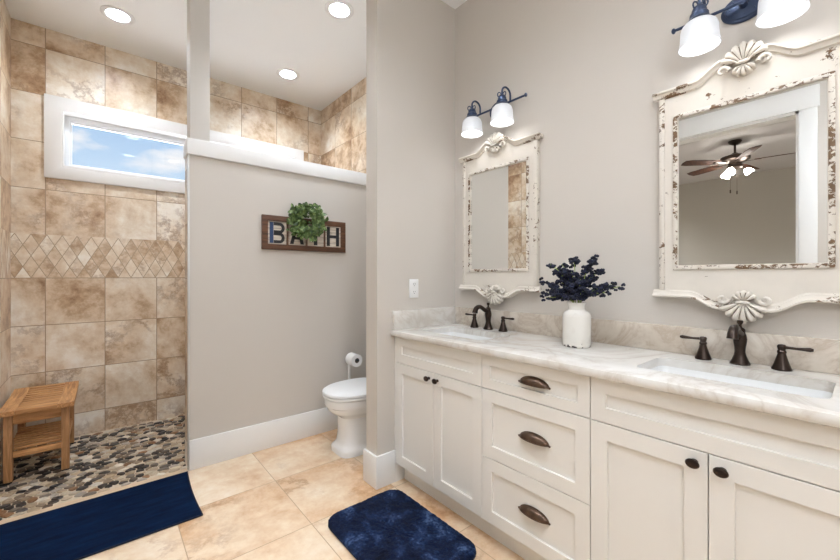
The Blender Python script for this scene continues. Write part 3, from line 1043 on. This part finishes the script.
tube(bw, [(0, -.004, .085), (0, -.003, .12), (0, -.002, .14)], .002, 6)
obj('vine_ring', bw, plain('vine_twig', lin(70, 48, 30), .8), t)
for i in range(520):
    a = random.uniform(0, 2 * pi); r = .084 + random.gauss(0, .022)
    p = Vector((r * cos(a), -.032 + random.uniform(-.026, .02), r * sin(a)))
    out = random.uniform(-.5, 1.6)
    tang = random.choice((-1, 1)) * random.uniform(.1, 1)
    d = Vector((cos(a) * out - sin(a) * tang, random.uniform(-.8, .12), sin(a) * out + cos(a) * tang))
    L = random.uniform(.026, .046)
    e = p + d.normalized() * L
    if e.y > -.004 or p.y > -.004: continue
    if sqrt(e.x ** 2 + e.z ** 2) > .174: continue
    leaf(bm, p, d, Vector((random.uniform(-.6, .6), -1, random.uniform(-.6, .8))), L, L * random.uniform(.3, .42))
lv = obj('foliage', bm, LEAF, t, recalc=False); lv['kind'] = 'stuff'

# ------------------------------------------------------------------ toilet
def sell(xf, xb, hw, z, n=2.5, N=44):
    cx_ = (xf + xb) / 2; a = (xb - xf) / 2
    out = []
    for i in range(N):
        th = 2 * pi * i / N
        c, s = cos(th), sin(th)
        out.append((cx_ + a * math.copysign(abs(c) ** (2 / n), c), hw * math.copysign(abs(s) ** (2 / n), s), z))
    return out
YT = 2.352
t = thing('toilet', 'white toilet with closed lid behind the partition wall', 'toilet', (0, YT, 0))
bm = B()
loft(bm, [sell(1.222, 1.74, .128, 0, 5), sell(1.222, 1.74, .128, .034, 5), sell(1.228, 1.735, .122, .044, 5), sell(1.242, 1.73, .114, .056, 4.5), sell(1.250, 1.725, .108, .075, 4), sell(1.256, 1.72, .105, .13, 3.6), sell(1.254, 1.72, .107, .20, 3.4),
          sell(1.252, 1.72, .110, .245, 3), sell(1.222, 1.71, .134, .272, 2.7), sell(1.190, 1.70, .156, .288, 2.5), sell(1.176, 1.69, .168, .305, 2.4), sell(1.172, 1.69, .172, .325, 2.4), sell(1.158, 1.69, .180, .334, 2.35), sell(1.152, 1.69, .184, .35, 2.3), sell(1.150, 1.69, .186, .384, 2.3), sell(1.156, 1.685, .181, .390, 2.3)])
obj('bowl', bm, PORC, t)
bm = B(); loft(bm, [sell(1.150, 1.62, .186, .3925, 2.25), sell(1.144, 1.62, .191, .396, 2.25), sell(1.144, 1.62, .191, .405, 2.25), sell(1.150, 1.62, .186, .409, 2.25)])
obj('seat', bm, PLASTIC, t)
bm = B(); loft(bm, [sell(1.148, 1.64, .188, .412, 2.25), sell(1.142, 1.64, .193, .416, 2.25), sell(1.144, 1.64, .191, .429, 2.25), sell(1.160, 1.635, .178, .439, 2.25), sell(1.21, 1.60, .135, .446, 2.2), sell(1.34, 1.48, .05, .448, 2)])
obj('lid', bm, PLASTIC, t)
bm = B(); box(bm, 1.655, 1.822, -.205, .205, .391, .745, .02, 4); box(bm, 1.60, 1.80, -.16, .16, .30, .3905, .02, 3); k = obj('tank', bm, PORC, t)
bm = B(); box(bm, 1.645, 1.824, -.215, .215, .746, .778, .008, 3); obj('tank_lid', bm, PORC, t)
bm = B(); tube(bm, [(1.654, .15, .68), (1.635, .15, .68), (1.632, .09, .672)], .006, 10); obj('flush_lever', bm, BRONZE, t)

# toilet paper stand and roll
t = thing('paper_stand', 'slim white toilet paper stand between toilet and half wall', 'paper stand', (1.49, 2.648, 0))
bm = B(); lathe(bm, [(0, 0), (.066, 0), (.068, .006), (.064, .014), (.02, .018), (.0, .018)], 32); obj('base', bm, PLASTIC, t)
bm = B(); tube(bm, [(0, 0, .017), (0, 0, .568)], .011, 14); ball(bm, (0, 0, .576), .013, 2); obj('pole', bm, PLASTIC, t)
bm = B(); tube(bm, [(0, -.002, .576), (0, -.135, .576)], .0065, 12); ball(bm, (0, -.139, .576), .009, 2); obj('arm', bm, plain('dark_arm', (.03, .03, .03), .4), t)
t = thing('toilet_roll', 'white toilet paper roll on the stand arm', 'toilet paper', (1.49, 2.575, .571))
Mr = Matrix.Rotation(pi / 2, 4, 'X')
bm = B(); lathe(bm, [(.019, -.05), (.046, -.05), (.048, -.047), (.048, .047), (.046, .05), (.019, .05)], 40, Mr, cap=False)
obj('paper', bm, plain('tissue', (.86, .85, .83), .9), t)
bm = B(); lathe(bm, [(.0175, -.05), (.0188, -.05), (.0188, .05), (.0175, .05), (.0175, -.05)], 28, Mr, cap=False)
obj('core', bm, plain('cardboard', (.16, .12, .09), .9), t)

# ------------------------------------------------------------------ teak bench
TX = wood('teak_across', lin(150, 98, 54), lin(218, 166, 110), 0)
TY = wood('teak_along', lin(150, 98, 54), lin(218, 166, 110), 1)
TZ = wood('teak_upright', lin(140, 96, 58), lin(200, 152, 104), 2)
bx0, bx1, by0, by1 = -.470, -.140, 3.185, 3.805
t = thing('shower_bench', 'small slatted teak bench standing on the pebble shower floor', 'bench', ((bx0 + bx1) / 2, (by0 + by1) / 2, .003))
hx, hy = (bx1 - bx0) / 2, (by1 - by0) / 2
SH = .437
for sx_ in (-1, 1):
    for sy_ in (-1, 1):
        bm = B(); cx_, cy_ = sx_ * (hx - .042), sy_ * (hy - .072)
        box(bm, cx_ - .019, cx_ + .019, cy_ - .022, cy_ + .022, 0.008, SH - .028, .003); l_ = obj('leg', bm, TZ, t)
        bm = B(); box(bm, cx_ - .017, cx_ + .017, cy_ - .02, cy_ + .02, 0, .0078, .002); obj('foot_cap', bm, DARK, l_)
for s in (-1, 1):
    bm = B()
    N = 14
    rows = []
    for i in range(N + 1):
        k = -1 + 2 * i / N
        zt = SH - .002 - .012 * (1 - k * k)
        a, c = sorted((s * hx, s * (hx - .075)))
        rows.append([(a, k * hy, zt - .026), (c, k * hy, zt - .026), (c, k * hy, zt), (a, k * hy, zt)])
    loft(bm, rows); obj('seat_rail', bm, TY, t)
    bm = B(); cx_ = s * (hx - .042)
    box(bm, cx_ - .010, cx_ + .010, -hy + .094, hy - .094, SH - .095, SH - .042, .002); obj('side_apron', bm, TY, t)
    bm = B(); box(bm, cx_ - .011, cx_ + .011, -hy + .094, hy - .094, .145, .175, .002); obj('shelf_rail', bm, TY, t)
    bm = B(); cy_ = s * (hy - .072)
    box(bm, -hx + .061, hx - .061, cy_ - .011, cy_ + .011, SH - .098, SH - .03, .002); obj('end_apron', bm, TX, t)
    bm = B(); box(bm, -hx + .061, hx - .061, cy_ - .012, cy_ + .012, .142, .178, .002); obj('shelf_end_rail', bm, TX, t)
    bm = B(); box(bm, -hx + .0755, hx - .0755, s * hy - (.05 if s > 0 else 0), s * hy + (.05 if s < 0 else 0), SH - .026, SH - .002, .003); obj('seat_end_board', bm, TX, t)
for i in range(10):
    k = -1 + 2 * (i + .5) / 10; y_ = k * (hy - .056)
    zt = SH - .004 - .012 * (1 - k * k)
    bm = B(); box(bm, -hx + .0755, hx - .0755, y_ - .0165, y_ + .0165, zt - .018, zt, .002); obj('seat_slat', bm, TX, t)
for i in range(9):
    y_ = -hy + .115 + (2 * hy - .23) * i / 8
    bm = B(); box(bm, -hx + .034, hx - .034, y_ - .014, y_ + .014, .1755, .189, .002); obj('shelf_slat', bm, TX, t)

# ------------------------------------------------------------------ bath mats
NAVY, g, b = newmat('navy_cotton')
co = g.obj_coord(); s_ = g.sep(co)
nv = g.noise(g.comb(g.math('MULTIPLY', s_[0], 5), g.math('MULTIPLY', s_[1], 22), 0), 1.4, 5, .6)
g.link(g.ramp(nv, [(.3, lin(2, 16, 38)), (.7, lin(4, 30, 62))]), b.inputs['Base Color'])
b.inputs['Roughness'].default_value = .95;  b.inputs['Specular IOR Level'].default_value = .1
g.link(g.bump(g.noise(co, 380, 2), .7, .003), b.inputs['Normal'])
bm = B()
mx0, mx1, my0, my1 = -.455, .386, 2.182, 2.722
N, K = 60, 40
def matpt(i, k, top):
    u, v = i / N, k / K
    x = mx0 + (mx1 - mx0) * u; y = my0 + (my1 - my0) * v
    if u > .9: x += (u - .9) * 10 * (-.010 * sin(pi * v) + .012 * v)
    z = .0095 + .0015 * noise.noise(Vector((x * 7, y * 7, 0)))
    e = min(u * 1.2, (1 - u) * 1.2, v, 1 - v)
    if e < .02: z = .0085
    return (x, y, z if top else .0006)
for top in (1, 0):
    g_ = [[bm.verts.new(matpt(i, k, top)) for k in range(K + 1)] for i in range(N + 1)]
    for i in range(N):
        for k in range(K):
            bm.faces.new((g_[i][k], g_[i + 1][k], g_[i + 1][k + 1], g_[i][k + 1]))
    if top: gt = g_
bd = lambda G: [G[i][0] for i in range(N)] + [G[N][k] for k in range(K)] + [G[i][K] for i in range(N, 0, -1)] + [G[0][k] for k in range(K, 0, -1)]
A, C = bd(gt), bd(g_)
for i in range(len(A)):
    bm.faces.new((A[i], A[(i + 1) % len(A)], C[(i + 1) % len(A)], C[i]))
t = thing('bath_mat', 'flat navy blue bath mat lying along the shower threshold', 'mat')
obj('mat', bm, NAVY, t)
bm = B()
hem = [gt[i][0].co.copy() if False else Vector(matpt(i, 0, 1)) for i in range(N + 1)] + [Vector(matpt(N, k, 1)) for k in range(1, K + 1)]
tube(bm, [(p.x, p.y, p.z - .003) for p in hem], .0045, 8)
obj('hem', bm, plain('dark_navy_hem', lin(8, 16, 38), .9), t)

PLUSH, g, b = newmat('navy_plush')
co = g.obj_coord()
n1 = g.noise(co, 9, 5, .6, .5); n2 = g.noise(co, 70, 3, .6)
f = g.math('ADD', g.math('MULTIPLY', n1, .72), g.math('MULTIPLY', n2, .28))
g.link(g.ramp(f, [(.36, lin(8, 14, 30)), (.5, lin(15, 28, 56)), (.58, lin(34, 52, 86)), (.67, lin(78, 102, 142))]), b.inputs['Base Color'])
b.inputs['Roughness'].default_value = 1; b.inputs['Sheen Weight'].default_value = .04; b.inputs['Specular IOR Level'].default_value = .05
g.link(g.bump(g.noise(co, 260, 3, .7), .9, .006), b.inputs['Normal'])
t = thing('bath_rug', 'plush navy rug with rounded corners in front of the vanity', 'rug', (1.052, 1.412, 0))
ow, oh, rc = .222, .325, .075
rings = []
base_ = rrect(-ow, ow, -oh, oh, rc, 14)
dense = []
for i in range(len(base_)):
    a, c = Vector(base_[i]), Vector(base_[(i + 1) % len(base_)])
    n_ = max(1, int((c - a).length / .008))
    dense += [a.lerp(c, k / n_) for k in range(n_)]
for z, s in ((.0006, .985), (.008, 1.0), (.018, 1.0), (.025, .985), (.028, .96)):
    rings.append([(p.x * s, p.y * s, z) for p in dense])
for q in range(1, 34):
    s = .96 * (1 - q / 34)
    rings.append([(p.x * s, p.y * s, .029) for p in dense])
def fz(p, edge):
    v = Vector((p[0], p[1], 0))
    a = noise.noise(v * 130) * .0035 + noise.noise(v * 45) * .003 + noise.noise(v * 14) * .0025
    return a
out = []
for qi, r in enumerate(rings):
    rr = []
    for p in r:
        if qi == 0: rr.append(p); continue
        k = fz(p, qi < 4)
        if qi < 4:
            L = sqrt(p[0] ** 2 + p[1] ** 2); rr.append((p[0] * (1 + k / L * 1.2), p[1] * (1 + k / L * 1.2), p[2]))
        else:
            rr.append((p[0], p[1], p[2] + k))
    out.append(rr)
bm = B(); loft(bm, out); obj('pile', bm, PLUSH, t, angle=80)

# ------------------------------------------------------------------ vase with navy flowers
VX, VY = 1.655, .860
t = thing('jug_vase', 'white enamel jar vase holding navy flowers on the counter', 'vase', (VX, VY, CT + .0003))
bm = B()
lathe(bm, [(0, .0), (.055, 0), (.0585, .003), (.0605, .010), (.0605, .135), (.059, .146), (.053, .155), (.042, .161), (.036, .166), (.0345, .176), (.036, .188), (.041, .197), (.0425, .200), (.039, .200), (.033, .188), (.031, .175), (.033, .165), (.050, .150), (.056, .13), (.056, .012), (0, .010)], 44)
VM, g, b = newmat('white_enamel')
co = g.obj_coord(); zz = g.sep(co)[2]
ch = g.math('ADD', g.noise(co, 38, 4, .6), g.math('MULTIPLY', zz, -9.0))
mk = g.ramp(ch, [(.50, 0), (.52, 1)])
sm = g.ramp(g.noise(co, 9, 3), [(.5, lin(226, 222, 214)), (.72, lin(206, 199, 190))])
g.link(g.mix(mk, sm, c4((.05, .04, .04))), b.inputs['Base Color']); b.inputs['Roughness'].default_value = .25
obj('jar', bm, VM, t)

random.seed(5)
BERRY, g, b = newmat('navy_blossom')
g.link(g.ramp(g.noise(g.obj_coord(), 60, 2), [(.35, lin(8, 11, 24)), (.65, lin(27, 34, 62))]), b.inputs['Base Color'])
b.inputs['Roughness'].default_value = .7
STEM = plain('pale_green_stem', lin(140, 158, 88), .6)
ZN = CT + .205
def bez(p0, p1, p2, n=9):
    return [p0 * (1 - k) ** 2 + p1 * 2 * k * (1 - k) + p2 * k * k for k in [i / n for i in range(n + 1)]]
# (offset right in the photo i.e. -Y, offset toward the wall X, tip height above the rim, length of the flowering part)
SPR = [(-.165, -.01, .085, .075), (-.135, .0, .172, .07), (-.10, -.03, .055, .09), (-.13, -.04, .012, .08), (-.085, .02, .17, .10), (-.05, -.02, .135, .11),
       (-.03, .03, .196, .04), (-.01, -.04, .06, .09), (.02, .0, .10, .09), (.05, .02, .15, .09), (.085, .0, .192, .06), (.105, .03, .145, .08),
       (.13, -.01, .045, .06), (.14, .02, .075, .06), (.185, .01, .07, .05), (-.16, -.02, .035, .07), (.055, -.04, .05, .09), (-.07, -.05, .03, .09), (-.10, .01, .095, .10), (-.06, .0, .125, .10), (.0, .02, .12, .09), (.035, -.03, .085, .09), (-.11, .0, .14, .11), (.06, .02, .115, .10), (-.02, -.01, .135, .10)]
SPEC = {6: 'navy flower sprig with a lone tuft above the middle of the bouquet', 10: 'tallest navy flower sprig, leaning right above the white vase', 14: 'navy flower sprig reaching furthest right from the white vase', 0: 'navy flower sprig reaching furthest left from the white vase'}
for i, (dy, dx, dz, fl) in enumerate(SPR):
    lab = SPEC.get(i, 'navy artificial flower sprig in the thick of the vase bouquet')
    t = thing('flower_sprig', lab, 'flower', (VX, VY, CT + .03), 0, 'navy flower sprigs in the vase')
    k_ = .018 / max(.03, sqrt(dx * dx + dy * dy))
    p0 = Vector((-dx * k_ * .6, dy * k_ * .6, 0)); pn = Vector((dx * k_, -dy * k_, .172)); p2 = Vector((dx, -dy, .175 + dz))
    path = bez(pn, Vector((dx * .35, -dy * .35, .175 + max(dz, .03) * .75)), p2)
    bm = B(); tube(bm, [p0] + path, [.0022] * (len(path) + 1), 6); obj('stem', bm, STEM, t)
    bm = B()
    tot = (path[-1] - path[0]).length
    n_ = int(10 + fl * 210)
    for q in range(n_):
        s = 1 - (q / n_) * min(1, fl * 1.3 / max(tot, .02))
        f = s * (len(path) - 1); a = min(int(f), len(path) - 2)
        c = path[a].lerp(path[a + 1], f - a)
        d = Vector((random.uniform(-1, 1), random.uniform(-1, 1), random.uniform(-.8, .8))).normalized() * random.uniform(.006, .025)
        c = c + d
        if c.z < .185 and c.xy.length < .055: c.z = .185 + random.uniform(0, .01)
        R_ = random.uniform(.0052, .0075)
        for e in range(4):
            an = 2 * pi * e / 4 + q
            ball(bm, (c.x + cos(an) * R_ * .8, c.y + sin(an) * R_ * .8, c.z + random.uniform(-.5, .5) * R_), R_, 1)
    ob = obj('blossoms', bm, BERRY, t, angle=80); ob['kind'] = 'stuff'

# ------------------------------------------------------------------ ceiling fan in the bedroom (seen in the right mirror)
FX, FY = -2.884, 1.168
FANM = plain('fan_bronze', (.07, .05, .04), .35, .7)
BLADE = wood('fan_blade_wood', lin(52, 30, 22), lin(96, 58, 40), 0, .65)
t = thing('ceiling_fan', 'dark five-blade ceiling fan with lit shades in the adjoining bedroom', 'ceiling fan', (FX, FY, H))
bm = B(); lathe(bm, [(0, -.0005), (.072, -.0005), (.075, -.012), (.06, -.035), (.03, -.055), (.0, -.057)], 32); obj('canopy', bm, FANM, t)
bm = B(); tube(bm, [(0, 0, -.05), (0, 0, -.185)], .013, 14); obj('downrod', bm, FANM, t)
bm = B(); lathe(bm, [(0, -.165), (.03, -.165), (.045, -.18), (.10, -.20), (.155, -.215), (.165, -.235), (.16, -.262), (.12, -.285), (.075, -.30), (.07, -.325), (.085, -.335), (.085, -.365), (.05, -.385), (0, -.39)], 40); obj('motor', bm, FANM, t)
for k in range(5):
    an = radians(45 + 72 * k)
    R_ = Matrix.Rotation(an, 4, 'Z') @ Matrix.Translation((0, 0, -.285)) @ Matrix.Rotation(radians(-12), 4, 'X')
    bm = B()
    pl = [(.20, -.055), (.30, -.068), (.58, -.075), (.655, -.062), (.67, 0), (.655, .062), (.58, .075), (.30, .068), (.20, .055)]
    tb = B(); plate(tb, pl, [], -.004, .004, fZ, bev=.002); merge(bm, tb, 0, R_)
    bl = obj('blade', bm, BLADE, t)
    bm = B()
    tb = B(); plate(tb, [(.10, -.02), (.17, -.016), (.26, -.04), (.27, 0), (.26, .04), (.17, .016), (.10, .02)], [], -.010, -.0045, fZ); merge(bm, tb, 0, R_)
    obj('blade_iron', bm, FANM, bl)
FSH = emit('lit_fan_shade', (1, .95, .88), FAN_STRENGTH)
for k in range(3):
    an = radians(8 + 120 * k)
    R_ = Matrix.Rotation(an, 4, 'Z') @ Matrix.Translation((.10, 0, -.375)) @ Matrix.Rotation(radians(-38), 4, 'Y')
    bm = B(); lathe(bm, [(.016, 0), (.018, -.02), (.0, -.02)], 16, R_); tube(bm, [Matrix.Rotation(an, 4, 'Z') @ Vector((.03, 0, -.36)), Matrix.Rotation(an, 4, 'Z') @ Vector((.10, 0, -.372))], .010, 10)
    obj('light_arm', bm, FANM, t)
    bm = B(); lathe(bm, [(.018, -.0205), (.034, -.035), (.044, -.06), (.052, -.095), (.049, -.095), (.0, -.088)], 24, R_); obj('lamp_shade', bm, FSH, t)
for x_, y_, L in ((.02, .045, .27), (-.01, -.02, .29)):
    bm = B(); tube(bm, [(x_, y_, -.385), (x_, y_, -.385 - L)], .0015, 6); tube(bm, [(x_, y_, -.385 - L), (x_, y_, -.43 - L)], .007, 8); obj('pull_chain', bm, FANM, t)
